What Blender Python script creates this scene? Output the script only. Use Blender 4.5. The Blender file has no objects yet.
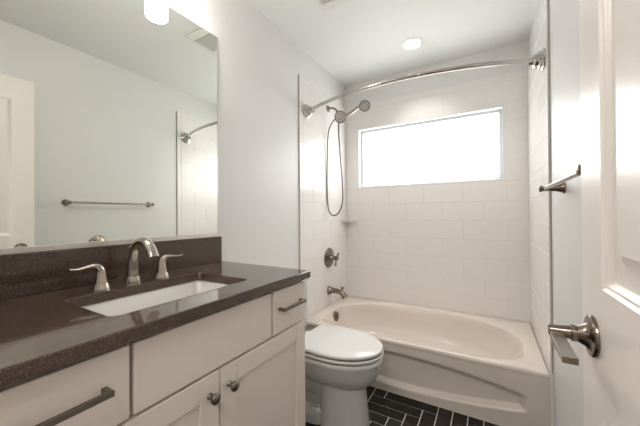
import bpy, bmesh, math, random
from mathutils import Vector, Matrix
random.seed(7)
S = bpy.context.scene
COL = S.collection
PI = math.pi

# ------------------------------------------------------------------ camera
cam_d = bpy.data.cameras.new('camera')
cam = bpy.data.objects.new('camera', cam_d); COL.objects.link(cam); S.camera = cam
yaw, pit, rol = 0.5265, 0.0055, 0.0068
CAM = Vector((1.2517, 0.0, 1.1419))
F = Vector((-math.sin(yaw)*math.cos(pit), math.cos(yaw)*math.cos(pit), math.sin(pit)))
R0 = Vector((math.cos(yaw), math.sin(yaw), 0)); U0 = R0.cross(F)
Rv = R0*math.cos(rol) - U0*math.sin(rol); Uv = R0*math.sin(rol) + U0*math.cos(rol)
cam.matrix_world = Matrix(((Rv.x, Uv.x, -F.x, CAM.x), (Rv.y, Uv.y, -F.y, CAM.y), (Rv.z, Uv.z, -F.z, CAM.z), (0, 0, 0, 1)))
cam_d.sensor_width = 36; cam_d.lens = 36*289.95/640; cam_d.clip_start = 0.02

# ------------------------------------------------------------------ world, lights, exposure
W = bpy.data.worlds.new('sky'); S.world = W; W.use_nodes = True
bg = W.node_tree.nodes['Background']
bg.inputs[0].default_value = (1.0, 0.985, 0.97, 1); bg.inputs[1].default_value = 7.0

def area(name, loc, rot, size, power, col=(1, 1, 1), shape='SQUARE', sy=None, spread=None):
    l = bpy.data.lights.new(name, 'AREA'); l.energy = power; l.color = col; l.shape = shape; l.size = size
    if sy: l.size_y = sy
    if spread: l.spread = spread
    o = bpy.data.objects.new(name, l); COL.objects.link(o); o.location = loc; o.rotation_euler = rot
    return o
HALL_FILL, CAN_POWER, SHADE_E = 18, 3.2, 26.0
area('hallway_fill', (1.05, -0.75, 2.38), (0, 0, 0), 0.7, HALL_FILL, (1.0, 0.945, 0.885), 'RECTANGLE', 0.5)  # unseen fill light, added behind the doorway to brighten the room
area('recessed_lamp', (0.758, 2.27, 2.425), (0, 0, 0), 0.12, CAN_POWER, (1.0, 0.95, 0.88), 'DISK', spread=1.9)
p = area('window_portal', (0.753, 2.80, 1.69), (-PI/2, 0, 0), 1.2, 1, (1, 1, 1), 'RECTANGLE', 0.56)
p.data.cycles.is_portal = True

S.view_settings.view_transform = 'Standard'; S.view_settings.look = 'None'
S.view_settings.gamma = 1; S.view_settings.use_curve_mapping = False
S.view_settings.exposure = 0.22
S.cycles.max_bounces = 12; S.cycles.diffuse_bounces = 8; S.cycles.glossy_bounces = 6
S.cycles.transparent_max_bounces = 12; S.cycles.sample_clamp_indirect = 4.0
S.cycles.caustics_reflective = True
S.cycles.use_denoising = True

# ------------------------------------------------------------------ materials
def lin(r, g, b):
    f = lambda c: (c/255/12.92) if c/255 <= 0.04045 else ((c/255+0.055)/1.055)**2.4
    return (f(r), f(g), f(b), 1)
def mat(name, col, rough=0.5, metal=0.0, coat=0.0, spec=0.5, bump=None, speck=None, aniso=0.0, emit=None, bump2=None):
    m = bpy.data.materials.new(name); m.use_nodes = True
    nt = m.node_tree; b = nt.nodes['Principled BSDF']
    b.inputs['Base Color'].default_value = col; b.inputs['Roughness'].default_value = rough
    b.inputs['Metallic'].default_value = metal; b.inputs['Coat Weight'].default_value = coat
    b.inputs['Specular IOR Level'].default_value = spec
    if aniso: b.inputs['Anisotropic'].default_value = aniso
    tc = nt.nodes.new('ShaderNodeTexCoord')
    if speck:                                  # (colour 2, colour 3, scale)
        n = nt.nodes.new('ShaderNodeTexNoise'); n.inputs['Scale'].default_value = speck[2]; n.inputs['Detail'].default_value = 3
        nt.links.new(tc.outputs['Object'], n.inputs['Vector'])
        r = nt.nodes.new('ShaderNodeValToRGB'); e = r.color_ramp.elements
        e[0].position = speck[3] if len(speck) > 3 else 0.42; e[0].color = col
        e[1].position = speck[4] if len(speck) > 4 else 0.72; e[1].color = speck[1]
        k = r.color_ramp.elements.new((e[0].position+e[1].position)/2); k.color = speck[0]
        nt.links.new(n.outputs['Fac'], r.inputs[0]); nt.links.new(r.outputs[0], b.inputs['Base Color'])
    prev = None
    for bp in (bump, bump2):
        if bp:                                 # (scale, strength, distance)
            n = nt.nodes.new('ShaderNodeTexNoise'); n.inputs['Scale'].default_value = bp[0]; n.inputs['Detail'].default_value = 2
            nt.links.new(tc.outputs['Object'], n.inputs['Vector'])
            k = nt.nodes.new('ShaderNodeBump'); k.inputs['Strength'].default_value = bp[1]; k.inputs['Distance'].default_value = bp[2]
            nt.links.new(n.outputs['Fac'], k.inputs['Height'])
            if prev: nt.links.new(prev.outputs[0], k.inputs['Normal'])
            nt.links.new(k.outputs[0], b.inputs['Normal']); prev = k
    if emit:
        b.inputs['Emission Color'].default_value = emit[0]; b.inputs['Emission Strength'].default_value = emit[1]
    return m
M = {}
M['paint'] = mat('wall_paint', (0.725, 0.72, 0.712, 1), 0.42, bump=(140, 0.35, 0.0015), spec=0.4)
M['ceiling'] = mat('ceiling_paint', (0.77, 0.78, 0.77, 1), 0.75, bump=(120, 0.3, 0.001))
M['trim'] = mat('trim_paint', (0.80, 0.79, 0.77, 1), 0.3)
M['door'] = mat('door_paint', (0.86, 0.81, 0.77, 1), 0.28, bump=(60, 0.05, 0.0006))
M['tile'] = mat('glazed_white_tile', (0.81, 0.785, 0.765, 1), 0.16, coat=0.0, spec=0.4, bump=(5, 0.25, 0.004), bump2=(45, 0.06, 0.001))
M['grout'] = mat('grey_grout', (0.68, 0.645, 0.61, 1), 0.85)
M['edge_grey'] = mat('tile_edge', (0.42, 0.40, 0.38, 1), 0.4)
M['slate'] = mat('dark_floor_tile', (0.009, 0.008, 0.007, 1), 0.5, spec=0.2, bump=(30, 0.35, 0.002), speck=((0.014, 0.012, 0.011, 1), (0.032, 0.028, 0.026, 1), 16))
M['slate_b'] = mat('dark_floor_tile_lighter', (0.012, 0.011, 0.010, 1), 0.5, spec=0.2, bump=(30, 0.35, 0.002), speck=((0.018, 0.016, 0.015, 1), (0.04, 0.036, 0.033, 1), 12))
M['floor_grout'] = mat('floor_grout', (0.72, 0.69, 0.65, 1), 0.9, bump=(300, 0.3, 0.001))
M['cabinet'] = mat('greige_cabinet_paint', (0.80, 0.725, 0.655, 1), 0.38, bump=(80, 0.04, 0.0005))
M['cabinet_in'] = mat('cabinet_shadow_gap', (0.36, 0.33, 0.29, 1), 0.6)
M['quartz'] = mat('brown_quartz', (0.040, 0.025, 0.018, 1), 0.075, coat=0.15, spec=0.55, speck=((0.080, 0.052, 0.040, 1), (0.25, 0.17, 0.13, 1), 420, 0.38, 0.76))
M['nickel'] = mat('brushed_nickel', (0.46, 0.41, 0.36, 1), 0.20, 1.0, aniso=0.4)
M['nickel_dark'] = mat('satin_nickel_dark', (0.24, 0.20, 0.165, 1), 0.22, 1.0, aniso=0.4)
M['chrome'] = mat('polished_nickel', (0.50, 0.475, 0.445, 1), 0.12, 1.0)
M['pewter'] = mat('pewter_pull', (0.20, 0.18, 0.155, 1), 0.28, 1.0)
M['rubber'] = mat('black_rubber', (0.03, 0.03, 0.03, 1), 0.6)
M['spray'] = mat('grey_spray_face', (0.50, 0.49, 0.47, 1), 0.35)
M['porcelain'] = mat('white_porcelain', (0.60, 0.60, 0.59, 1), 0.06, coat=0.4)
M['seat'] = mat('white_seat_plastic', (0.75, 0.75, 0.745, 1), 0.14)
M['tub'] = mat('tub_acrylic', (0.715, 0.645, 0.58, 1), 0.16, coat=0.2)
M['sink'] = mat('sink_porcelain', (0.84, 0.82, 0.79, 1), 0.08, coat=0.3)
M['mirror'] = mat('mirror_silver', (0.90, 0.92, 0.87, 1), 0.0, 1.0)
M['channel'] = mat('mirror_channel', (0.72, 0.68, 0.63, 1), 0.3, 1.0)
M['vinyl'] = mat('white_vinyl', (0.62, 0.65, 0.68, 1), 0.35)
M['vent'] = mat('vent_white', (0.74, 0.74, 0.71, 1), 0.5)
M['vent_dark'] = mat('vent_cavity', (0.12, 0.12, 0.11, 1), 0.8)
M['opal'] = mat('opal_glass_lit', (0.9, 0.88, 0.85, 1), 0.3, emit=((1.0, 0.93, 0.86, 1), SHADE_E))
M['opal_bottom'] = mat('opal_glass_lit_bottom', (0.9, 0.88, 0.85, 1), 0.3, emit=((1.0, 0.93, 0.86, 1), SHADE_E*1.3))
M['lens'] = mat('recessed_lens_lit', (0.9, 0.9, 0.9, 1), 0.4, emit=((1.0, 0.97, 0.92, 1), 6.0))
M['hall_floor'] = mat('hall_wood_floor', (0.28, 0.20, 0.14, 1), 0.4, speck=((0.32, 0.23, 0.16, 1), (0.24, 0.17, 0.11, 1), 6))
g = bpy.data.materials.new('obscure_glass'); g.use_nodes = True
nt = g.node_tree; nt.nodes.clear()
o_ = nt.nodes.new('ShaderNodeOutputMaterial'); mx = nt.nodes.new('ShaderNodeMixShader'); mx2 = nt.nodes.new('ShaderNodeMixShader')
tr = nt.nodes.new('ShaderNodeBsdfTransparent'); tr.inputs[0].default_value = (0.95, 0.97, 0.97, 1)
tl = nt.nodes.new('ShaderNodeBsdfTranslucent'); tl.inputs[0].default_value = (0.9, 0.93, 0.95, 1)
gl = nt.nodes.new('ShaderNodeBsdfGlossy'); gl.inputs['Roughness'].default_value = 0.25
mx.inputs[0].default_value = 0.35; mx2.inputs[0].default_value = 0.05
nt.links.new(tr.outputs[0], mx.inputs[1]); nt.links.new(tl.outputs[0], mx.inputs[2])
nt.links.new(mx.outputs[0], mx2.inputs[1]); nt.links.new(gl.outputs[0], mx2.inputs[2]); nt.links.new(mx2.outputs[0], o_.inputs[0])
M['obscure'] = g

# ------------------------------------------------------------------ helpers
def obj(name, bm, m, parent=None, bev=0.0, seg=2, smooth=True, angle=35, sub=0, loc=None):
    me = bpy.data.meshes.new(name)
    bmesh.ops.recalc_face_normals(bm, faces=bm.faces)
    bm.to_mesh(me); bm.free()
    for x in (m if isinstance(m, (list, tuple)) else [m]): me.materials.append(x)
    if smooth:
        for f in me.polygons: f.use_smooth = True
        me.set_sharp_from_angle(angle=math.radians(angle))
    o = bpy.data.objects.new(name, me); COL.objects.link(o)
    if parent:
        o.parent = parent
        o.matrix_parent_inverse = Matrix.Translation(-parent.location)
    if bev:
        b = o.modifiers.new('bevel', 'BEVEL'); b.width = bev; b.segments = seg; b.limit_method = 'ANGLE'; b.angle_limit = math.radians(40); b.harden_normals = True
    if sub:
        s = o.modifiers.new('sub', 'SUBSURF'); s.levels = sub; s.render_levels = sub
    return o
def empty(name, loc, label, cat, group=None):
    o = bpy.data.objects.new(name, None); COL.objects.link(o); o.location = loc; o.empty_display_size = 0.05
    o['label'] = label; o['category'] = cat
    if group: o['group'] = group
    return o
def tag(o, label, cat, group=None):
    o['label'] = label; o['category'] = cat
    if group: o['group'] = group
    return o
def struct(o):
    o['kind'] = 'structure'; return o
def box(bm, a, b, mi=0):
    a = Vector(a); b = Vector(b)
    v = [bm.verts.new((x, y, z)) for x in (a.x, b.x) for y in (a.y, b.y) for z in (a.z, b.z)]
    for q in ((0, 1, 3, 2), (4, 6, 7, 5), (0, 4, 5, 1), (2, 3, 7, 6), (0, 2, 6, 4), (1, 5, 7, 3)):
        bm.faces.new([v[i] for i in q]).material_index = mi
    return bm
def B(*ab):
    bm = bmesh.new()
    for i in range(0, len(ab), 2): box(bm, ab[i], ab[i+1])
    return bm
def frame_axes(d):
    d = Vector(d).normalized(); u = Vector((0, 0, 1)) if abs(d.z) < 0.9 else Vector((1, 0, 0))
    a = d.cross(u).normalized(); return d, a, d.cross(a).normalized()
def loft(bm, rings, cap0=True, cap1=True, closed=True, mi=0):
    vs = [[bm.verts.new(p) for p in r] for r in rings]; n = len(rings[0])
    for i in range(len(vs)-1):
        for j in range(n if closed else n-1):
            k = (j+1) % n
            bm.faces.new((vs[i][j], vs[i][k], vs[i+1][k], vs[i+1][j])).material_index = mi
    if cap0: bm.faces.new(vs[0][::-1]).material_index = mi
    if cap1: bm.faces.new(vs[-1]).material_index = mi
    return vs
def lathe(bm, origin, axis, prof, n=32, mi=0, sx=1.0, sy=1.0):
    """prof: list of (distance along axis, radius)"""
    d, a, b = frame_axes(axis); o = Vector(origin)
    rings = [[o + d*t + a*(math.cos(2*PI*i/n)*max(r, 1e-5)*sx) + b*(math.sin(2*PI*i/n)*max(r, 1e-5)*sy) for i in range(n)] for t, r in prof]
    loft(bm, rings, mi=mi); return bm
def catmull(pts, k=8):
    P = [Vector(p) for p in pts]; P = [2*P[0]-P[1]] + P + [2*P[-1]-P[-2]]; out = []
    for i in range(1, len(P)-2):
        for s in range(k):
            t = s/k; a, b, c, d = P[i-1], P[i], P[i+1], P[i+2]
            out.append(0.5*((2*b)+(c-a)*t+(2*a-5*b+4*c-d)*t*t+(3*b-a-3*c+d)*t**3))
    out.append(P[-2]); return out
def tube(bm, pts, rad, n=16, sw=1.0, mi=0, up=None):
    """swept section; rad float or list; sw squashes the second axis"""
    P = [Vector(p) for p in pts]; R = rad if isinstance(rad, (list, tuple)) else [rad]*len(P)
    SW = sw if isinstance(sw, (list, tuple)) else [sw]*len(P)
    if len(R) != len(P): R = [R[int(i*(len(R)-1)/(len(P)-1))] + (R[min(len(R)-1, int(i*(len(R)-1)/(len(P)-1))+1)]-R[int(i*(len(R)-1)/(len(P)-1))])*((i*(len(R)-1)/(len(P)-1)) % 1) for i in range(len(P))]
    if len(SW) != len(P): SW = [SW[int(i*(len(SW)-1)/(len(P)-1))] + (SW[min(len(SW)-1, int(i*(len(SW)-1)/(len(P)-1))+1)]-SW[int(i*(len(SW)-1)/(len(P)-1))])*((i*(len(SW)-1)/(len(P)-1)) % 1) for i in range(len(P))]
    rings = []; a = None
    for i, p in enumerate(P):
        t = (P[min(i+1, len(P)-1)] - P[max(i-1, 0)]).normalized()
        if a is None:
            a = Vector(up) if up else frame_axes(t)[1]
        a = (a - t*a.dot(t)).normalized(); b = t.cross(a)
        rings.append([p + a*(math.cos(2*PI*j/n)*R[i]) + b*(math.sin(2*PI*j/n)*R[i]*SW[i]) for j in range(n)])
    loft(bm, rings, mi=mi); return bm
def se(t, hx, hy, n):
    c, s = math.cos(t), math.sin(t)
    return (math.copysign(abs(c)**(2/n), c)*hx, math.copysign(abs(s)**(2/n), s)*hy)

# ------------------------------------------------------------------ room shell
RW, YB, YT, YF, H = 1.525, 2.668, 1.834, -0.05, 2.44
ZT = 2.216
WX0, WX1, WZ0, WZ1 = 0.148, 1.358, 1.401, 1.975
# floor: herringbone planks
bm = bmesh.new(); box(bm, (-0.12, YF-0.16, -0.05), (RW+0.12, YB+0.12, 0.0), 0)
def raised(bm, o, u, v, n, r, t, ch, mi=0):
    """chamfered raised tile on rectangle r=(u0,v0,u1,v1)"""
    u0, v0, u1, v1 = r
    P = lambda a, b, h: bm.verts.new(o + u*a + v*b + n*h)
    b0 = [P(u0, v0, 0), P(u1, v0, 0), P(u1, v1, 0), P(u0, v1, 0)]
    b1 = [P(u0, v0, t-ch), P(u1, v0, t-ch), P(u1, v1, t-ch), P(u0, v1, t-ch)]
    b2 = [P(u0+ch, v0+ch, t), P(u1-ch, v0+ch, t), P(u1-ch, v1-ch, t), P(u0+ch, v1-ch, t)]
    for q, w in ((b0, b1), (b1, b2)):
        for i in range(4): bm.faces.new((q[i], q[(i+1) % 4], w[(i+1) % 4], w[i])).material_index = mi
    bm.faces.new(b2).material_index = mi
w = 0.0768; EX = 0.989; o3 = Vector((0, 0, 0)); X, Y, Z = Vector((1, 0, 0)), Vector((0, 1, 0)), Vector((0, 0, 1))
gr = 0.0023
for j in range(0, 27):
    for i in range(-14, 9):
        s = (i + j + 4) % 8                      # j counts rows from the tub towards the door
        x0 = EX + i*w; yt = YT - j*w
        if s == 0: r = (x0, yt-w, x0+4*w, yt)
        elif s == 4: r = (x0, yt-4*w, x0+w, yt)
        else: continue
        r = (max(r[0], 0.0)+gr, max(r[1], YF-0.1)+gr, min(r[2], RW)-gr, min(r[3], YT+0.0)-gr)
        if r[2]-r[0] < 0.01 or r[3]-r[1] < 0.01: continue
        raised(bm, o3, X, Y, Z, r, 0.003, 0.0012, random.choice((1, 1, 2)))
# planks that start above the tub line but reach below it
for j in (-3, -2, -1):
    for i in range(-14, 9):
        s = (i + j + 4) % 8
        if s != 4: continue
        x0 = EX + i*w; yt = YT - j*w
        r = (max(x0, 0)+gr, yt-4*w+gr, min(x0+w, RW)-gr, YT-gr)
        if r[2]-r[0] > 0.01: raised(bm, o3, X, Y, Z, r, 0.003, 0.0012, random.choice((1, 2)))
struct(obj('floor', bm, [M['floor_grout'], M['slate'], M['slate_b']], angle=20))
struct(obj('ceiling', B((-0.12, YF-0.16, H), (RW+0.12, YB+0.12, H+0.1)), M['ceiling']))
wl = struct(obj('wall_left', B((-0.12, YF-0.16, 0), (0, YB, H)), M['paint']))
wr = struct(obj('wall_right', B((RW, YF-0.16, 0), (RW+0.12, YB, H)), M['paint']))
wb = struct(obj('wall_back', B((-0.12, YB, 0), (RW+0.12, YB+0.12, WZ0), (-0.12, YB, WZ1), (RW+0.12, YB+0.12, H),
    (-0.12, YB, WZ0), (WX0, YB+0.12, WZ1), (WX1, YB, WZ0), (RW+0.12, YB+0.12, WZ1)), M['paint']))
DX0, DX1 = 0.670, 1.445
wf = struct(obj('wall_front', B((0, YF-0.12, 0), (DX0, YF, H), (DX1, YF-0.12, 0), (RW, YF, H), (DX0, YF-0.12, 2.06), (DX1, YF, H)), M['paint']))
# hallway beyond the doorway
struct(obj('floor_hallway', B((-0.6, -1.6, -0.05), (2.4, YF-0.16, 0)), M['hall_floor']))
struct(obj('ceiling_hallway', B((-0.6, -1.6, H), (2.4, YF-0.16, H+0.1)), M['ceiling']))
struct(obj('wall_hallway_far', B((-0.6, -1.7, 0), (2.4, -1.6, H)), M['paint']))
struct(obj('wall_hallway_left', B((-0.7, -1.6, 0), (-0.6, YF-0.16, H), (-0.7, YF-0.16, 0), (-0.12, YF-0.10, H)), M['paint']))
struct(obj('wall_hallway_right', B((2.4, -1.6, 0), (2.5, YF-0.16, H), (RW+0.12, YF-0.16, 0), (2.5, YF-0.10, H)), M['paint']))
# door casing on the bathroom side
struct(obj('trim_1', B((DX0-0.06, YF, 0), (DX0, YF+0.015, 2.12), (DX1, YF, 0), (DX1+0.06, YF+0.015, 2.12), (DX0, YF, 2.06), (DX1, YF+0.015, 2.12)), M['trim'], bev=0.003))
struct(obj('baseboard_right', B((RW-0.013, YF+0.02, 0.003), (RW, YT-0.002, 0.085)), M['trim'], bev=0.004))
struct(obj('baseboard_left', B((0, 1.08, 0.003), (0.013, YT-0.002, 0.085)), M['trim'], bev=0.004))

# tile surround
TH = 0.012; RH = 0.154; RL = 0.308; Z0 = 1.0857 - 5*RH
def brick_wall(name, parent, o, u, n, length, first, hole=None, edge_from=None, zmin=0.30):
    """o at floor level, u along the wall; first = position of one vertical joint in even rows"""
    bm = bmesh.new()
    g2 = 0.0011
    u0e, u1e = (0, length)
    # backing of grout, a hair below the tile face
    def slab(a0, a1, z0, z1):
        p = [o+u*a0+Z*z0, o+u*a1+Z*z1+n*(TH-0.0016)]
        lo = Vector([min(p[0][k], p[1][k]) for k in range(3)]); hi = Vector([max(p[0][k], p[1][k]) for k in range(3)])
        box(bm, lo, hi, 0)
    def put(r):
        a0, z0, a1, z1 = r
        if a1-a0 < 0.006 or z1-z0 < 0.006: return
        raised(bm, o, u, Z, n, (a0+g2, z0+g2, a1-g2, z1-g2), TH, 0.0009, 1)
    def cut(r):
        if not hole: return put(r)
        a0, z0, a1, z1 = r; h0, k0, h1, k1 = hole
        if a1 <= h0 or a0 >= h1 or z1 <= k0 or z0 >= k1: return put(r)
        if a0 < h0: put((a0, z0, h0, z1))
        if a1 > h1: put((h1, z0, a1, z1))
        c0, c1 = max(a0, h0), min(a1, h1)
        if z0 < k0: put((c0, z0, c1, k0))
        if z1 > k1: put((c0, k1, c1, z1))
    e0 = edge_from if edge_from is not None else 0.0     # bullnose strip from 0 to e0
    row = -2; z = Z0 - 2*RH
    while z < ZT-0.05:
        z1 = min(z+RH, Z0+12*RH); zz0 = max(z, zmin)
        if z1 > zmin and z1-zz0 > 0.01:
            off = first + (RL/2 if row % 2 else 0)
            k = math.floor((e0-off)/RL); a = off + k*RL
            while a < length:
                a0, a1 = max(a, e0), min(a+RL, length)
                if a1-a0 > 0.004: cut((a0, zz0, a1, z1))
                a += RL
        z += RH; row += 1
        if z >= Z0+12*RH-0.001: break
    # top bullnose course and side bullnose course
    zt0 = Z0+12*RH; a = first % RL - RL
    while a < length:
        a0, a1 = max(a, e0), min(a+RL, length)
        if a1-a0 > 0.004: cut((a0, zt0, a1, ZT))
        a += RL
    if e0:
        zz = zmin
        for zc in [Z0+k*RH for k in range(0, 13)] + [ZT]:
            if zc-zz > 0.01: put((0, zz, e0, zc))
            zz = zc
        zz = zmin
    if hole:
        h0, k0, h1, k1 = hole
        slab(0, length, zmin, k0-0.0005); slab(0, length, k1+0.0005, ZT-0.001); slab(0, h0-0.0005, k0-0.0005, k1+0.0005); slab(h1+0.0005, length, k0-0.0005, k1+0.0005)
    else: slab(0.0008, length, zmin, ZT-0.001)
    ob = obj(name, bm, [M['grout'], M['tile']], parent, smooth=False)
    return struct(ob)
yl = YT - 0.0
brick_wall('tile_surround', wl, Vector((0, yl, 0)), Y, X, YB-TH-yl, (2.03-yl), edge_from=0.045)
brick_wall('tile_surround', wr, Vector((RW, yl, 0)), Y, -X, YB-TH-yl, (2.03-yl), edge_from=0.045)
brick_wall('tile_surround', wb, Vector((0, YB, 0)), X, -Y, RW, 0.762, hole=(WX0, WZ0, WX1, WZ1))
for pw, xa, xb_ in ((wl, 0.0, 0.0135), (wr, RW-0.0135, RW)):
    struct(obj('tile_edge_strip', B((xa, yl, 0.003), (xb_, yl+0.03, 0.335)), M['tile'], pw, bev=0.002))
# thin grey line at the tile's front edge
struct(obj('edge_line', B((0.0002, yl-0.0035, 0.34), (0.0065, yl, ZT)), M['edge_grey'], wl))
struct(obj('edge_line', B((RW-0.0065, yl-0.0035, 0.34), (RW-0.0002, yl, ZT)), M['edge_grey'], wr))

# ------------------------------------------------------------------ window
wn = struct(obj('window_1', B((WX0, YB-TH, WZ0), (WX0+0.006, YB+0.05, WZ1), (WX1-0.006, YB-TH, WZ0), (WX1, YB+0.05, WZ1),
    (WX0+0.006, YB-TH, WZ0), (WX1-0.006, YB+0.05, WZ0+0.006), (WX0+0.006, YB-TH, WZ1-0.006), (WX1-0.006, YB+0.05, WZ1)), M['trim'], smooth=False))
a0, a1, z0, z1 = WX0+0.006, WX1-0.006, WZ0+0.006, WZ1-0.006
fr = struct(obj('window_frame', B((a0, YB+0.045, z0), (a0+0.022, YB+0.085, z1), (a1-0.022, YB+0.045, z0), (a1, YB+0.085, z1),
    (a0+0.022, YB+0.045, z0), (a1-0.022, YB+0.085, z0+0.014), (a0+0.022, YB+0.045, z1-0.022), (a1-0.022, YB+0.085, z1)), M['vinyl'], wn, bev=0.002))
struct(obj('window_pane', B((a0+0.020, YB+0.050, z0+0.012), (a1-0.020, YB+0.053, z1-0.020)), M['obscure'], fr, smooth=False))
bm = bmesh.new(); box(bm, (a1-0.05, YB+0.038, z0+0.014), (a1-0.022, YB+0.046, z0+0.028))
struct(obj('window_latch', bm, M['vinyl'], fr, bev=0.002))

# ------------------------------------------------------------------ bathtub
TZ = 0.335; tx0, tx1, ty0, ty1 = 0.014, RW-0.014, YT, YB-TH-0.001
bt = empty('bathtub', (0.762, YT, 0), 'built-in off-white bathtub with oval basin and arched panel on its front apron', 'bathtub')
N = 128; cx_, cy_ = 0.762, 2.205
def ringopen(hx, hf, hb, z, nf=4.2, nb=2.15, dx=0.0, dy=0.0):
    out = []
    for i in range(N):
        t = 2*PI*i/N
        x, y = se(t, hx, hb if math.sin(t) >= 0 else hf, nb if math.sin(t) >= 0 else nf)
        out.append(Vector((cx_+dx+x, cy_+dy+y, z)))
    return out
def ringrect(src, ins, z):
    x0, x1, y0, y1 = tx0+ins, tx1-ins, ty0+ins, ty1-ins; out = []
    for p in src:
        d = Vector((p.x-cx_, p.y-cy_)); k = 1e9
        if d.x > 1e-9: k = min(k, (x1-cx_)/d.x)
        if d.x < -1e-9: k = min(k, (x0-cx_)/d.x)
        if d.y > 1e-9: k = min(k, (y1-cy_)/d.y)
        if d.y < -1e-9: k = min(k, (y0-cy_)/d.y)
        out.append(Vector((cx_+d.x*k, cy_+d.y*k, z)))
    for c in ((x0, y0), (x1, y0), (x0, y1), (x1, y1)):
        j = min(range(N), key=lambda q: (out[q].x-c[0])**2+(out[q].y-c[1])**2); out[j] = Vector((c[0], c[1], z))
    return out
op = ringopen(0.668, 0.348, 0.385, TZ)
bm = bmesh.new()
rings = [ringrect(op, 0.0, TZ-0.022), ringrect(op, 0.0, TZ-0.012), ringrect(op, 0.003, TZ-0.004), ringrect(op, 0.010, TZ)]
rings += [ringopen(0.678, 0.356, 0.393, TZ), ringopen(0.672, 0.352, 0.389, TZ-0.0015), ringopen(0.666, 0.347, 0.384, TZ-0.006), ringopen(0.660, 0.341, 0.378, TZ-0.015)]
for f_, z_ in ((0.98, TZ-0.06), (0.955, TZ-0.12), (0.92, TZ-0.18), (0.875, TZ-0.225), (0.80, TZ-0.252), (0.66, TZ-0.262)):
    rings.append(ringopen(0.655*f_, 0.335*f_, 0.372*f_, z_, 3.4, 2.5, dx=-0.02*(1-f_)))
loft(bm, rings, cap0=False)
# apron: a sheet with an arched recess, closed to a thick body behind
NX, NZ = 220, 60; za1 = TZ-0.022
def dep(x, z):
    q = abs(x-0.762)/0.655
    top = 0.262 - 0.066*q**1.9; bot = 0.042 + 0.066*q**1.9
    e = 0.655 - abs(x-0.762)
    s = min(top-z, z-bot); s2 = min(s, e)
    cr = 0.02
    if s < cr and e < cr: s2 = cr - math.hypot(max(cr-s, 0), max(cr-e, 0))
    low = (z-bot) < (top-z) and e > s
    wd = 0.026 if low else 0.036
    k = max(0.0, min(1.0, s2/wd)); k = k*k*(3-2*k) if low else k
    return 0.034*k
lip = [[Vector((tx0+(tx1-tx0)*i/NX, YT + 0.003 + dep(tx0+(tx1-tx0)*i/NX, za1*j/NZ), za1*j/NZ)) for i in range(NX+1)] for j in range(NZ+1)]
for i in range(NX+1): lip[NZ][i].y = YT
loft(bm, lip, cap0=False, cap1=False, closed=False)
obj('tub_shell', bm, M['tub'], bt, angle=50)
bm = bmesh.new(); lathe(bm, (0.112, 2.205, 0.272), (1, 0, 0.10), [(0, 0.044), (0.010, 0.044), (0.015, 0.040), (0.016, 0.014), (0.022, 0.012), (0.023, 0)], 32)
obj('overflow_plate', bm, M['nickel_dark'], bt)
bm = bmesh.new(); lathe(bm, (0.30, 2.20, 0.0735), (0, 0, 1), [(0, 0.034), (0.003, 0.034), (0.006, 0.026), (0.010, 0.020), (0.011, 0)], 32)
obj('drain', bm, M['nickel_dark'], bt)

# tub spout
ZS, YV = 0.466, 2.285
t = empty('tub_spout', (TH, YV, ZS), 'brushed nickel tub spout with diverter knob on the tiled wall above the tub rim', 'tub spout')
bm = bmesh.new()
tube(bm, catmull([(TH, YV, ZS), (TH+0.012, YV, ZS), (0.05, YV, ZS+0.002), (0.10, YV, ZS), (0.138, YV, ZS-0.012), (0.160, YV, ZS-0.034), (0.168, YV, ZS-0.050)], 6),
     [0.038, 0.037, 0.024, 0.021, 0.023, 0.025, 0.029], 28, up=(0, 1, 0))
obj('spout_body', bm, M['nickel_dark'], t, angle=50)
bm = bmesh.new(); lathe(bm, (0.140, YV, ZS+0.006), (0.12, 0, 1), [(0, 0.008), (0.016, 0.007), (0.020, 0.012), (0.032, 0.013), (0.037, 0.008), (0.038, 0)], 20)
obj('diverter_knob', bm, M['nickel_dark'], t)
# valve
t = empty('shower_valve', (TH, YV, 0.757), 'round brushed nickel shower valve plate with a lever handle on the tiled wall', 'shower valve')
bm = bmesh.new(); lathe(bm, (TH, YV, 0.757), X, [(0, 0.088), (0.004, 0.088), (0.009, 0.084), (0.013, 0.070), (0.016, 0.045), (0.022, 0.036), (0.024, 0)], 48)
obj('valve_plate', bm, M['nickel_dark'], t)
h = bm = bmesh.new(); lathe(bm, (TH+0.02, YV, 0.757), X, [(0, 0.030), (0.02, 0.026), (0.030, 0.019), (0.045, 0.017), (0.052, 0.022), (0.066, 0.022), (0.072, 0.014), (0.073, 0)], 28)
tube(bm, catmull([(0.088, YV, 0.757), (0.094, YV-0.02, 0.738), (0.104, YV-0.045, 0.715), (0.108, YV-0.06, 0.703)], 5), [0.010, 0.008, 0.010, 0.011], 16)
tube(bm, catmull([(0.088, YV, 0.757), (0.094, YV+0.012, 0.780), (0.100, YV+0.018, 0.798)], 5), [0.009, 0.007, 0.010], 16)
obj('valve_handle', bm, M['nickel_dark'], t, angle=50)

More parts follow.
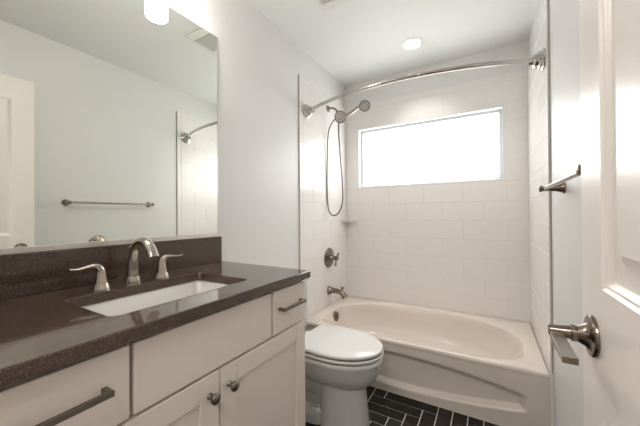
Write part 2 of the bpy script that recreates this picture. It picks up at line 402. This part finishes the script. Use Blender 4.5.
# shower head set
t = empty('shower_fixture', (TH, YV, 2.092), 'nickel shower head with a second hand shower and a long looping hose', 'shower head')
bm = bmesh.new(); lathe(bm, (TH, YV, 2.092), X, [(0, 0.030), (0.004, 0.030), (0.010, 0.024), (0.016, 0.012), (0.017, 0)], 28)
tube(bm, catmull([(TH+0.008, YV, 2.092), (0.06, YV-0.003, 2.088), (0.095, YV-0.01, 2.066), (0.128, YV-0.02, 2.025)], 8), 0.0095, 16)
lathe(bm, (0.112, YV-0.016, 2.045), (0.35, -0.05, -1), [(0, 0.014), (0.03, 0.014), (0.034, 0.018), (0.05, 0.018)], 20)
obj('shower_arm', bm, M['nickel_dark'], t, angle=50)
def head(name, c, d, r, parent):
    d = Vector(d).normalized(); c = Vector(c)
    bm = bmesh.new(); lathe(bm, c-d*0.045, d, [(0, 0.010), (0.008, 0.014), (0.022, r*0.75), (0.034, r*0.96), (0.045, r), (0.050, r*0.96), (0.050, r*0.82)], 32)
    hd = obj(name, bm, M['nickel'], parent, angle=50)
    bm = bmesh.new(); lathe(bm, c+d*0.003, d, [(0, r*0.80), (0.003, r*0.78), (0.004, r*0.45), (0.001, r*0.42), (0.003, r*0.30), (0.004, 0)], 32)
    _, a, b = frame_axes(d)
    for k in range(10):
        an = 2*PI*k/10
        lathe(bm, c+d*0.0055+a*math.cos(an)*r*0.62+b*math.sin(an)*r*0.62, d, [(0, 0.0032), (0.003, 0.0028), (0.0032, 0)], 8)
    obj('spray_face', bm, M['spray'], hd, angle=50)
    return hd
head('fixed_head', (0.168, YV-0.065, 1.972), (0.42, -0.80, -0.42), 0.052, t)
hs = bmesh.new()
tube(hs, catmull([(0.132, YV-0.012, 1.985), (0.17, YV-0.01, 1.990), (0.235, YV-0.012, 2.008), (0.30, YV-0.02, 2.034), (0.350, YV-0.03, 2.050), (0.375, YV-0.045, 2.045)], 6), [0.013, 0.0155, 0.0155, 0.014, 0.015, 0.018], 18)
hand = obj('hand_shower', hs, M['nickel'], t, angle=50)
head('hand_shower_head', (0.392, YV-0.075, 2.020), (0.30, -0.80, -0.52), 0.046, t)
bm = bmesh.new()
tube(bm, catmull([(0.118, YV-0.02, 1.988), (0.090, YV-0.03, 1.968), (0.045, YV-0.034, 1.90), (0.029, YV-0.035, 1.80), (0.0225, YV-0.035, 1.62), (0.0195, YV-0.035, 1.43),
                  (0.0215, YV-0.035, 1.28), (0.036, YV-0.035, 1.175), (0.076, YV-0.035, 1.134), (0.130, YV-0.035, 1.156), (0.168, YV-0.035, 1.25),
                  (0.168, YV-0.033, 1.41), (0.150, YV-0.03, 1.62), (0.132, YV-0.025, 1.84), (0.130, YV-0.02, 1.97)], 10), 0.0062, 12)
obj('hose', bm, M['pewter'], t, angle=60)

# corner shelf
bm = bmesh.new(); sh = 0.118; pts = [(TH, YB-TH)] + [(TH, YB-TH-sh)] + [(TH+sh*(k/8)*1.0, YB-TH-sh*(1-(k/8)) - 0.012*math.sin(PI*k/8)) for k in range(1, 8)] + [(TH+sh, YB-TH)]
loft(bm, [[Vector((x, y, z)) for x, y in pts] for z in (1.060, 1.084)])
tag(obj('corner_shelf', bm, M['porcelain'], bev=0.004, seg=3), 'small white ceramic corner shelf on the tiled walls below the shower hose', 'shelf')

# curtain rod
t = empty('shower_curtain_rod', (0, 1.926, 1.956), 'curved polished nickel shower curtain rod spanning between the two side walls', 'shower curtain rod')
bm = bmesh.new(); a_, b_ = 0.03, RW-0.03; sag = 0.178; ch = (b_-a_)/2; rr = (ch*ch+sag*sag)/(2*sag)
pts = []
for k in range(49):
    x = a_ + (b_-a_)*k/48; q = x-(a_+b_)/2; pts.append((x, 1.926-(math.sqrt(rr*rr-q*q)-(rr-sag)), 1.956))
tube(bm, pts, 0.0125, 20); lathe(bm, (0.92, 1.755, 1.956), X, [(-0.02, 0.0125), (-0.019, 0.0134), (0.019, 0.0134), (0.02, 0.0125)], 20)
obj('rod', bm, M['chrome'], t, angle=50)
for x, s in ((TH, 1), (RW-TH, -1)):
    bm = bmesh.new(); lathe(bm, (x, 1.926, 1.956), (s, -0.12, 0), [(-0.001, 0.052), (0.005, 0.055), (0.010, 0.054), (0.014, 0.047), (0.024, 0.046), (0.029, 0.038), (0.044, 0.035), (0.052, 0.025), (0.070, 0.020), (0.072, 0)], 36)
    obj('wall_flange', bm, M['chrome'], t, angle=30)

# towel bar
t = empty('towel_bar', (RW, 1.24, 1.246), 'nickel towel bar on flared posts on the right wall beside the open door', 'towel bar')
BX = 1.457
for y in (0.928, 1.545):
    bm = bmesh.new(); lathe(bm, (RW, y, 1.246), -X, [(0, 0.0245), (0.004, 0.0245), (0.010, 0.019), (0.030, 0.0135), (0.055, 0.011), (RW-BX+0.004, 0.0105), (RW-BX+0.006, 0.0135), (RW-BX+0.016, 0.0135), (RW-BX+0.018, 0.010), (RW-BX+0.019, 0)], 28)
    obj('post', bm, M['nickel_dark'], t, angle=50)
bm = bmesh.new(); tube(bm, [(BX, 0.915, 1.246), (BX, 1.56, 1.246)], 0.0078, 16)
obj('bar', bm, M['nickel'], t)

# ------------------------------------------------------------------ toilet
TY = 1.458
tl_ = empty('toilet', (0.5, TY, 0), 'white elongated toilet with closed lid between the vanity and the bathtub', 'toilet')
def egg(x0, x1, hw, z, n=64, xm=None, p0=3.2, p1=2.0, yc=TY):
    xm = xm if xm is not None else x0+(x1-x0)*0.52; out = []
    for i in range(n):
        t = 2*PI*i/n; c = math.cos(t); a = (x1-xm) if c >= 0 else (xm-x0); e = p1 if c >= 0 else p0
        s = math.sin(t)
        out.append(Vector((xm+math.copysign(abs(c)**(2/e), c)*a, yc+math.copysign(abs(s)**(2/(e if c < 0 else 2.0)), s)*hw, z)))
    return out
bm = bmesh.new()
loft(bm, [egg(0.36, 0.675, 0.085, 0.222, xm=0.52), egg(0.31, 0.70, 0.112, 0.236, xm=0.52), egg(0.25, 0.728, 0.142, 0.265, xm=0.52), egg(0.22, 0.744, 0.163, 0.300, xm=0.52),
          egg(0.20, 0.756, 0.175, 0.335, xm=0.52), egg(0.195, 0.760, 0.180, 0.362, xm=0.52), egg(0.195, 0.766, 0.186, 0.370, xm=0.52), egg(0.195, 0.768, 0.187, 0.380, xm=0.52), egg(0.20, 0.766, 0.185, 0.390, xm=0.52), egg(0.203, 0.763, 0.182, 0.393, xm=0.52), egg(0.206, 0.760, 0.179, 0.392, xm=0.52), egg(0.210, 0.757, 0.176, 0.381, xm=0.52)])
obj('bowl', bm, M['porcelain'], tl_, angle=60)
bm = bmesh.new()
loft(bm, [egg(0.43, 0.690, 0.116, 0.004, p0=4, p1=2.6), egg(0.43, 0.688, 0.113, 0.03, p0=4, p1=2.6), egg(0.435, 0.680, 0.106, 0.12, p0=4, p1=2.6), egg(0.435, 0.674, 0.102, 0.20, p0=4, p1=2.5), egg(0.43, 0.674, 0.106, 0.26, p0=4, p1=2.4)])
loft(bm, [egg(0.12, 0.50, 0.118, 0.004, p0=4, p1=4), egg(0.12, 0.50, 0.116, 0.058, p0=4, p1=4), egg(0.13, 0.50, 0.106, 0.078, p0=4, p1=4), egg(0.15, 0.50, 0.072, 0.088, p0=4, p1=4), egg(0.15, 0.50, 0.068, 0.145, p0=4, p1=4),
          egg(0.13, 0.50, 0.090, 0.158, p0=4, p1=4), egg(0.12, 0.50, 0.100, 0.185, p0=4, p1=4), egg(0.11, 0.50, 0.100, 0.245, p0=4, p1=4), egg(0.11, 0.50, 0.110, 0.30, p0=4, p1=4)])
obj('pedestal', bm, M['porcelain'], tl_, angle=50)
for s in (-1, 1):
    bm = bmesh.new(); lathe(bm, (0.41, TY+s*0.098, 0.072), Z, [(0, 0.016), (0.014, 0.015), (0.020, 0.010), (0.022, 0)], 20)
    obj('bolt_cap', bm, M['porcelain'], tl_)
def disc(x0, x1, hw, z0, z1, r, top=0.0, q=3.4):
    return [egg(x0+r, x1-r, hw-r, z0, xm=0.52, p0=q), egg(x0, x1, hw, z0+r*0.7, xm=0.52, p0=q), egg(x0, x1, hw, z1-r*1.2, xm=0.52, p0=q), egg(x0+r*0.5, x1-r*0.5, hw-r*0.5, z1-r*0.4, xm=0.52, p0=q),
            egg(x0+r*1.6, x1-r*1.6, hw-r*1.6, z1, xm=0.52, p0=q), egg(x0+0.08, x1-0.09, hw-0.075, z1+top, xm=0.52, p0=q)]
bm = bmesh.new(); loft(bm, disc(0.290, 0.770, 0.187, 0.4000, 0.4160, 0.003)[:4] + [egg(0.290+k, 0.770-k, 0.187-k, z, xm=0.52, p0=3.4) for k, z in ((0.004, 0.416), (0.006, 0.4155), (0.008, 0.402))]); obj('seat', bm, M['seat'], tl_, angle=60)
bm = bmesh.new(); loft(bm, disc(0.312, 0.767, 0.186, 0.4230, 0.4400, 0.004, 0.002, q=7)); obj('lid', bm, M['seat'], tl_, angle=60)
for s in (-1, 1):
    obj('hinge', B((0.270, TY+s*0.045-0.014, 0.382), (0.300, TY+s*0.045+0.014, 0.418)), M['seat'], tl_, bev=0.005)
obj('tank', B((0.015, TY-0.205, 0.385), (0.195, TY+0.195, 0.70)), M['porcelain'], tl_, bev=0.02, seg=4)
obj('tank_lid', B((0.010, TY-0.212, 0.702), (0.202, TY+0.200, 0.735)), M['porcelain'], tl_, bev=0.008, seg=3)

# ------------------------------------------------------------------ vanity
VX = 0.555; vy0, vy1 = YF+0.018, 1.066
v = empty('vanity_cabinet', (0.27, 0.55, 0), 'greige shaker vanity cabinet with drawers and two doors under the dark countertop', 'vanity cabinet')
bm = B((0.003, vy0, 0.003), (0.015, vy1, 0.866), (0.015, vy0, 0.003), (VX-0.09, vy0+0.018, 0.866), (0.015, vy1-0.018, 0.003), (VX-0.09, vy1, 0.866), (VX-0.09, vy1-0.018, 0.09), (VX-0.028, vy1, 0.866), (VX-0.09, vy0, 0.09), (VX-0.028, vy0+0.018, 0.866),
      (0.015, vy0+0.018, 0.09), (VX-0.028, vy1-0.018, 0.108), (VX-0.108, vy0+0.018, 0.003), (VX-0.09, vy1-0.018, 0.09), (VX-0.040, vy0+0.018, 0.108), (VX-0.028, vy1-0.018, 0.866))
obj('cabinet_body', bm, M['cabinet'], v, bev=0.001)
bt_ = 0.0186
def slabfront(name, y0, y1, z0, z1):
    return obj(name, B((VX-0.0194, y0, z0), (VX, y1, z1)), M['cabinet'], v, bev=0.0025, seg=3)
def pull(parent, yc, ln, zc):
    bm = bmesh.new(); h_ = 0.0060
    box(bm, (VX+0.022, yc-ln/2, zc-h_), (VX+0.033, yc+ln/2, zc+h_))
    for s in (-1, 1):
        yy = yc+s*(ln/2-h_*1.0); box(bm, (VX+0.0002, yy-h_, zc-h_), (VX+0.022, yy+h_, zc+h_))
    obj('pull', bm, M['pewter'], parent, bev=0.0016)
d1 = slabfront('drawer', 0.122, 0.3475, 0.690, 0.853); pull(d1, 0.224, 0.158, 0.779)
slabfront('false_drawer_front', 0.3565, 0.8375, 0.690, 0.853)
d2 = slabfront('drawer', 0.8465, 1.061, 0.690, 0.853); pull(d2, 0.952, 0.150, 0.782)
def shaker(y0, y1, z0, z1, ky):
    st = 0.065
    bm = bmesh.new()
    box(bm, (VX-0.0194, y0, z0), (VX, y0+st, z1)); box(bm, (VX-0.0194, y1-st, z0), (VX, y1, z1))
    box(bm, (VX-0.0194, y0+st, z0), (VX, y1-st, z0+st)); box(bm, (VX-0.0194, y0+st, z1-st), (VX, y1-st, z1))
    d = obj('door', bm, M['cabinet'], v, bev=0.0018, seg=2)
    obj('door_panel', B((VX-0.018, y0+st-0.001, z0+st-0.001), (VX-0.008, y1-st+0.001, z1-st+0.001)), M['cabinet'], d)
    bm = bmesh.new(); lathe(bm, (VX, ky, 0.622), X, [(0, 0.0095), (0.003, 0.009), (0.006, 0.0062), (0.014, 0.0058), (0.018, 0.0085), (0.021, 0.0145), (0.025, 0.0160), (0.029, 0.0148), (0.033, 0.009), (0.0345, 0)], 28)
    obj('knob', bm, M['pewter'], d, angle=50)
shaker(0.125, 0.5955, 0.105, 0.682, 0.562); shaker(0.6005, 1.061, 0.105, 0.682, 0.634)

# countertop with sink opening
CT0, CT1 = 0.8670, 0.8985; CXF, CY0, CY1 = 0.578, YF+0.017, 1.075
sx0, sx1, sy0, sy1 = 0.179, 0.466, 0.352, 0.813
def rrect(x0, x1, y0, y1, r, z, k=6):
    out = []
    for cx2, cy2, a0_ in ((x1-r, y1-r, 0), (x0+r, y1-r, PI/2), (x0+r, y0+r, PI), (x1-r, y0+r, 1.5*PI)):
        for i in range(k+1):
            a = a0_+PI/2*i/k; out.append(Vector((cx2+r*math.cos(a), cy2+r*math.sin(a), z)))
    return out
bm = bmesh.new()
e = 0.003
rs = [rrect(sx0, sx1, sy0, sy1, 0.022, CT0), rrect(sx0, sx1, sy0, sy1, 0.022, CT1-0.002), rrect(sx0-0.002, sx1+0.002, sy0-0.002, sy1+0.002, 0.024, CT1),
      rrect(0.001+e, CXF-e, CY0+e, CY1-e, 0.003, CT1), rrect(0.001, CXF, CY0, CY1, 0.004, CT1-e), rrect(0.001, CXF, CY0, CY1, 0.004, CT0+e), rrect(0.001+e, CXF-e, CY0+e, CY1-e, 0.003, CT0),]
vs = loft(bm, rs + [rs[0]], cap0=False, cap1=False)
bmesh.ops.remove_doubles(bm, verts=bm.verts, dist=1e-6)
tag(obj('countertop', bm, M['quartz'], angle=25), 'dark brown speckled quartz countertop on top of the vanity cabinet', 'countertop')
tag(obj('backsplash', B((0.0005, CY0, CT1+0.0002), (0.020, CY1-0.001, 1.029)), M['quartz'], bev=0.0015), 'dark brown quartz backsplash strip on the wall behind the faucet', 'backsplash')
# sink
sk = empty('sink', (0.32, 0.58, 0.75), 'white rectangular undermount sink set in the dark countertop', 'sink')
bm = bmesh.new(); q = 0.006
rs = [rrect(sx0-0.015, sx1+0.015, sy0-0.015, sy1+0.015, 0.03, CT0-0.004), rrect(sx0-0.015, sx1+0.015, sy0-0.015, sy1+0.015, 0.03, CT0-0.0005), rrect(sx0-q, sx1+q, sy0-q, sy1+q, 0.028, CT0-0.0005),
      rrect(sx0-q+0.004, sx1+q-0.004, sy0-q+0.004, sy1+q-0.004, 0.03, CT0-0.006), rrect(sx0+0.004, sx1-0.004, sy0+0.004, sy1-0.004, 0.04, CT0-0.07), rrect(sx0+0.014, sx1-0.014, sy0+0.014, sy1-0.014, 0.05, CT0-0.115),
      rrect(sx0+0.035, sx1-0.035, sy0+0.035, sy1-0.035, 0.05, CT0-0.135), rrect(sx0+0.10, sx1-0.10, sy0+0.16, sy1-0.16, 0.03, CT0-0.142)]
loft(bm, rs, cap0=False); obj('basin', bm, M['sink'], sk, angle=50)
bm = bmesh.new(); lathe(bm, (0.322, 0.582, CT0-0.1425), Z, [(0, 0.022), (0.002, 0.022), (0.004, 0.016), (0.004, 0.012), (0.007, 0.012), (0.008, 0)], 24)
obj('drain', bm, M['nickel'], sk)
# faucet
FC = CT1
fx, fy = 0.105, 0.583
t = empty('faucet', (fx, fy, FC), 'brushed nickel widespread faucet with arched spout and two lever handles behind the sink', 'faucet')
bm = bmesh.new(); lathe(bm, (fx, fy, FC+0.0001), Z, [(0, 0.0275), (0.006, 0.0275), (0.010, 0.0255), (0.014, 0.0255), (0.020, 0.0225), (0.021, 0)], 32)
tube(bm, catmull([(fx, fy, FC+0.016), (fx+0.001, fy, FC+0.05), (fx+0.006, fy, FC+0.090), (fx+0.020, fy, FC+0.125), (fx+0.050, fy, FC+0.150), (fx+0.088, fy, FC+0.150), (fx+0.120, fy, FC+0.128), (fx+0.138, fy, FC+0.098)], 8),
     [0.0215, 0.019, 0.0165, 0.0155, 0.0155, 0.0155, 0.0165, 0.0185], 28, sw=[1, 1, 1, 0.95, 0.85, 0.75, 0.72, 0.72], up=(0, 1, 0))
obj('spout', bm, M['nickel'], t, angle=50)
bm = bmesh.new(); lathe(bm, (fx-0.026, fy+0.004, FC+0.0001), Z, [(0, 0.003), (0.118, 0.003), (0.119, 0.005), (0.128, 0.0055), (0.131, 0)], 14)
obj('lift_rod', bm, M['nickel'], t, angle=50)
for s, yy in ((-1, fy-0.114), (1, fy+0.094)):
    hx = fx+0.028
    bm = bmesh.new(); lathe(bm, (hx, yy, FC+0.0001), Z, [(0, 0.0262), (0.006, 0.0262), (0.010, 0.0235), (0.015, 0.0235), (0.020, 0.0205), (0.021, 0)], 28)
    tube(bm, catmull([(hx, yy, FC+0.016), (hx, yy, FC+0.042), (hx, yy+s*0.002, FC+0.064), (hx+0.001, yy+s*0.014, FC+0.078), (hx+0.002, yy+s*0.034, FC+0.0805), (hx+0.002, yy+s*0.060, FC+0.0765), (hx+0.002, yy+s*0.086, FC+0.0785)], 7),
         [0.0195, 0.0155, 0.0130, 0.0115, 0.0105, 0.0095, 0.0075], 24, sw=[1, 1, 1, 0.8, 0.55, 0.42, 0.35], up=(1, 0, 0))
    obj('lever_handle', bm, M['nickel'], t, angle=50)

# mirror
t = empty('wall_mirror', (0.0, 0.5, 1.03), 'large frameless rectangular mirror on the wall above the dark backsplash', 'mirror')
MZ0, MZ1, MY1 = 1.048, 2.094, 1.062
obj('mirror_glass', B((0.0005, YF+0.02, MZ0-0.004), (0.0055, MY1, MZ1)), M['mirror'], t, smooth=False)
obj('bottom_channel', B((0.0005, YF+0.02, 1.0298), (0.0095, MY1, 1.0430), (0.0060, YF+0.02, 1.0430), (0.0095, MY1, MZ0)), M['channel'], t, bev=0.0006)
obj('edge_strip', B((0.0005, MY1, 1.0298), (0.0075, MY1+0.004, MZ1)), M['channel'], t)

# vanity light
t = empty('vanity_light', (0, 0.592, 2.2), 'nickel vanity light bar with glowing white glass shades above the mirror', 'light fixture')
obj('back_bar', B((0.0, 0.33, 2.21), (0.022, 0.854, 2.27)), M['nickel'], t, bev=0.004)
for y in (0.392, 0.592, 0.792):
    bm = bmesh.new(); tube(bm, catmull([(0.02, y, 2.24), (0.06, y, 2.245), (0.092, y, 2.235), (0.10, y, 2.214)], 6), 0.008, 14)
    lathe(bm, (0.10, y, 2.220), -Z, [(0, 0.02), (0.006, 0.028), (0.022, 0.030), (0.023, 0)], 24)
    ar = obj('arm', bm, M['nickel'], t, angle=50)
    bm = bmesh.new(); lathe(bm, (0.10, y, 2.200), -Z, [(0, 0.028), (0.008, 0.044), (0.018, 0.048), (0.115, 0.048), (0.126, 0.045), (0.132, 0.036), (0.134, 0)], 36)
    bm.normal_update()
    for f in bm.faces:
        if f.calc_center_median().z < 2.200-0.127: f.material_index = 1
    obj('glass_shade', bm, [M['opal'], M['opal_bottom']], t, angle=60)

# recessed light
t = empty('recessed_ceiling_light', (0.758, 2.27, H), 'round white recessed ceiling light glowing above the bathtub', 'ceiling light')
bm = bmesh.new(); n = 48
prof = [(0.092, H-0.0002), (0.092, H-0.004), (0.086, H-0.006), (0.066, H-0.005), (0.060, H-0.0002)]
loft(bm, [[Vector((0.758+r*math.cos(2*PI*i/n), 2.27+r*math.sin(2*PI*i/n), z)) for i in range(n)] for r, z in prof], cap0=False, cap1=False)
obj('trim_ring', bm, M['trim'], t, angle=50)
bm = bmesh.new(); lathe(bm, (0.758, 2.27, H-0.0003), -Z, [(0, 0.060), (0.0025, 0.060), (0.003, 0)], 40)
obj('lens', bm, M['lens'], t)

# exhaust vent
t = empty('exhaust_vent', (0.5, 1.46, H), 'white slotted ceiling vent cover above the toilet', 'vent')
vx0, vx1, vy0_, vy1_ = 0.35, 0.655, 1.325, 1.605
obj('cover_frame', B((vx0, vy0_, H-0.012), (vx1, vy0_+0.055, H), (vx0, vy1_-0.055, H-0.012), (vx1, vy1_, H), (vx0, vy0_+0.055, H-0.012), (vx0+0.03, vy1_-0.055, H), (vx1-0.03, vy0_+0.055, H-0.012), (vx1, vy1_-0.055, H)), M['vent'], t, bev=0.003)
obj('vent_cavity', B((vx0+0.03, vy0_+0.055, H-0.004), (vx1-0.03, vy1_-0.055, H-0.001)), M['vent_dark'], t)
bm = bmesh.new(); x = vx0+0.036
while x < vx1-0.034: box(bm, (x, vy0_+0.055, H-0.010), (x+0.004, vy1_-0.055, H-0.005)); x += 0.015
y = vy0_+0.075
while y < vy1_-0.06: box(bm, (vx0+0.03, y, H-0.0105), (vx1-0.03, y+0.004, H-0.0048)); y += 0.018
obj('grille', bm, M['vent'], t)

# ------------------------------------------------------------------ door, open against the right wall
dx0, dx1, dy0, dy1 = 1.4036, 1.4390, -0.036, 0.7226
DZ0, DZ1 = 0.012, 2.045
# front face (towards -x) as a height field: depth function of the two raised panels
st = 0.110
def panel_depth(y, z):
    best = 0.0
    for (z0, z1, arch) in ((1.022, 1.90, 0.045), (0.23, 0.825, 0.0)):
        y0, y1 = dy0+st, dy1-st
        yc = (y0+y1)/2; q = (y-yc)/((y1-y0)/2)
        top = z1
        if arch:
            qq = max(0.0, 1-abs(q)/0.82); top = z1 + arch*(qq*qq*(3-2*qq))*1.3
        s = min(y-y0, y1-y, z-z0, top-z)
        if s <= 0: continue
        def sm(a, b, x): k = max(0, min(1, (x-a)/(b-a))); return k*k*(3-2*k)
        d = 0.004*sm(0, 0.004, s) + 0.0075*sm(0.006, 0.016, s)      # ogee down
        d -= 0.0065*max(0, min(1, (s-0.041)/0.019)) + 0.0035*max(0, min(1, (s-0.060)/0.0012))                                # raised field
        best = d
    return best
ys = sorted(set([dy0, dy1] + [dy0+st+k for k in (-0.001, 0, 0.002, 0.004, 0.006, 0.0085, 0.011, 0.0135, 0.016, 0.025, 0.030, 0.041, 0.050, 0.060, 0.0612, 0.07)] + [dy1-st-k for k in (-0.001, 0, 0.002, 0.004, 0.006, 0.0085, 0.011, 0.0135, 0.016, 0.025, 0.030, 0.041, 0.050, 0.060, 0.0612, 0.07)] + [dy0+st+0.07+(dy1-dy0-2*st-0.14)*k/24 for k in range(25)]))
zs = [DZ0, DZ1]
for z0, z1, up in ((1.022, 1.90, True), (0.23, 0.825, False)):
    for k in (-0.001, 0, 0.002, 0.004, 0.006, 0.0085, 0.011, 0.0135, 0.016, 0.025, 0.030, 0.041, 0.050, 0.060, 0.0612, 0.07):
        zs.append(z0+k)
        if not up: zs.append(z1-k)
    if up: zs += [1.80+0.0035*k for k in range(46)]
zs = sorted(set(zs))
bm = bmesh.new()
for fx_, sgn in ((dx0, 1), (dx1, -1)):
    loft(bm, [[Vector((fx_+sgn*panel_depth(y, z), y, z)) for y in ys] for z in zs], cap0=False, cap1=False, closed=False)
# edges of the slab
def strip(pts_a, pts_b):
    loft(bm, [pts_a, pts_b], cap0=False, cap1=False, closed=False)
strip([Vector((dx0, dy0, z)) for z in zs], [Vector((dx1, dy0, z)) for z in zs]); strip([Vector((dx0, dy1, z)) for z in zs], [Vector((dx1, dy1, z)) for z in zs])
strip([Vector((dx0, y, DZ0)) for y in ys], [Vector((dx1, y, DZ0)) for y in ys]); strip([Vector((dx0, y, DZ1)) for y in ys], [Vector((dx1, y, DZ1)) for y in ys])
bmesh.ops.remove_doubles(bm, verts=bm.verts, dist=1e-6)
door = struct(obj('door_1', bm, M['door'], angle=40))
LZ, LY = 0.934, 0.655
for s, xf in ((-1, dx0), (1, dx1)):
    bm = bmesh.new()
    if s < 0:
        lathe(bm, (xf, LY, LZ), (s, 0, 0), [(0, 0.0345), (0.004, 0.0345), (0.0065, 0.0330), (0.0075, 0.0300), (0.0078, 0.0245), (0.011, 0.0195), (0.0165, 0.0160), (0.021, 0.0138), (0.0215, 0.0128), (0.023, 0.0128), (0.0235, 0.0138), (0.030, 0.0138), (0.031, 0.0112), (0.0600, 0.0085), (0.0612, 0.0070), (0.0614, 0)], 40)
    else:
        lathe(bm, (xf, LY, LZ), (s, 0, 0), [(0, 0.0345), (0.004, 0.0345), (0.0085, 0.030), (0.014, 0.0155), (0.030, 0.0138), (0.056, 0.010), (0.058, 0)], 40)
    x0, x1 = xf+s*0.0410, xf+s*0.0600
    ra = [[Vector((min(x0, x1), y, LZ+zc-hh)), Vector((max(x0, x1), y, LZ+zc-hh)), Vector((max(x0, x1), y, LZ+zc+hh)), Vector((min(x0, x1), y, LZ+zc+hh))] for y, zc, hh in
          ((LY+0.004, -0.003, 0.0045), (LY-0.012, -0.005, 0.0045), (LY-0.03, -0.0065, 0.0045), (LY-0.08, -0.008, 0.0046), (LY-0.106, -0.008, 0.0048))]
    loft(bm, ra)
    obj('lever_handle', bm, M['nickel_dark'], door, bev=0.0010, angle=35)
bm = bmesh.new(); box(bm, (dx0+0.006, dy1, LZ-0.028), (dx1-0.006, dy1+0.0015, LZ+0.028)); box(bm, (dx0+0.012, dy1, LZ-0.008), (dx1-0.012, dy1+0.010, LZ+0.008))
obj('latch_plate', bm, M['nickel_dark'], door, bev=0.0008)
for z in (0.25, 1.03, 1.80):
    bm = bmesh.new(); lathe(bm, (dx1+0.004, dy0-0.004, z), Z, [(0, 0.0055), (0.09, 0.0055), (0.091, 0)], 12)
    obj('hinge', bm, M['nickel_dark'], door)
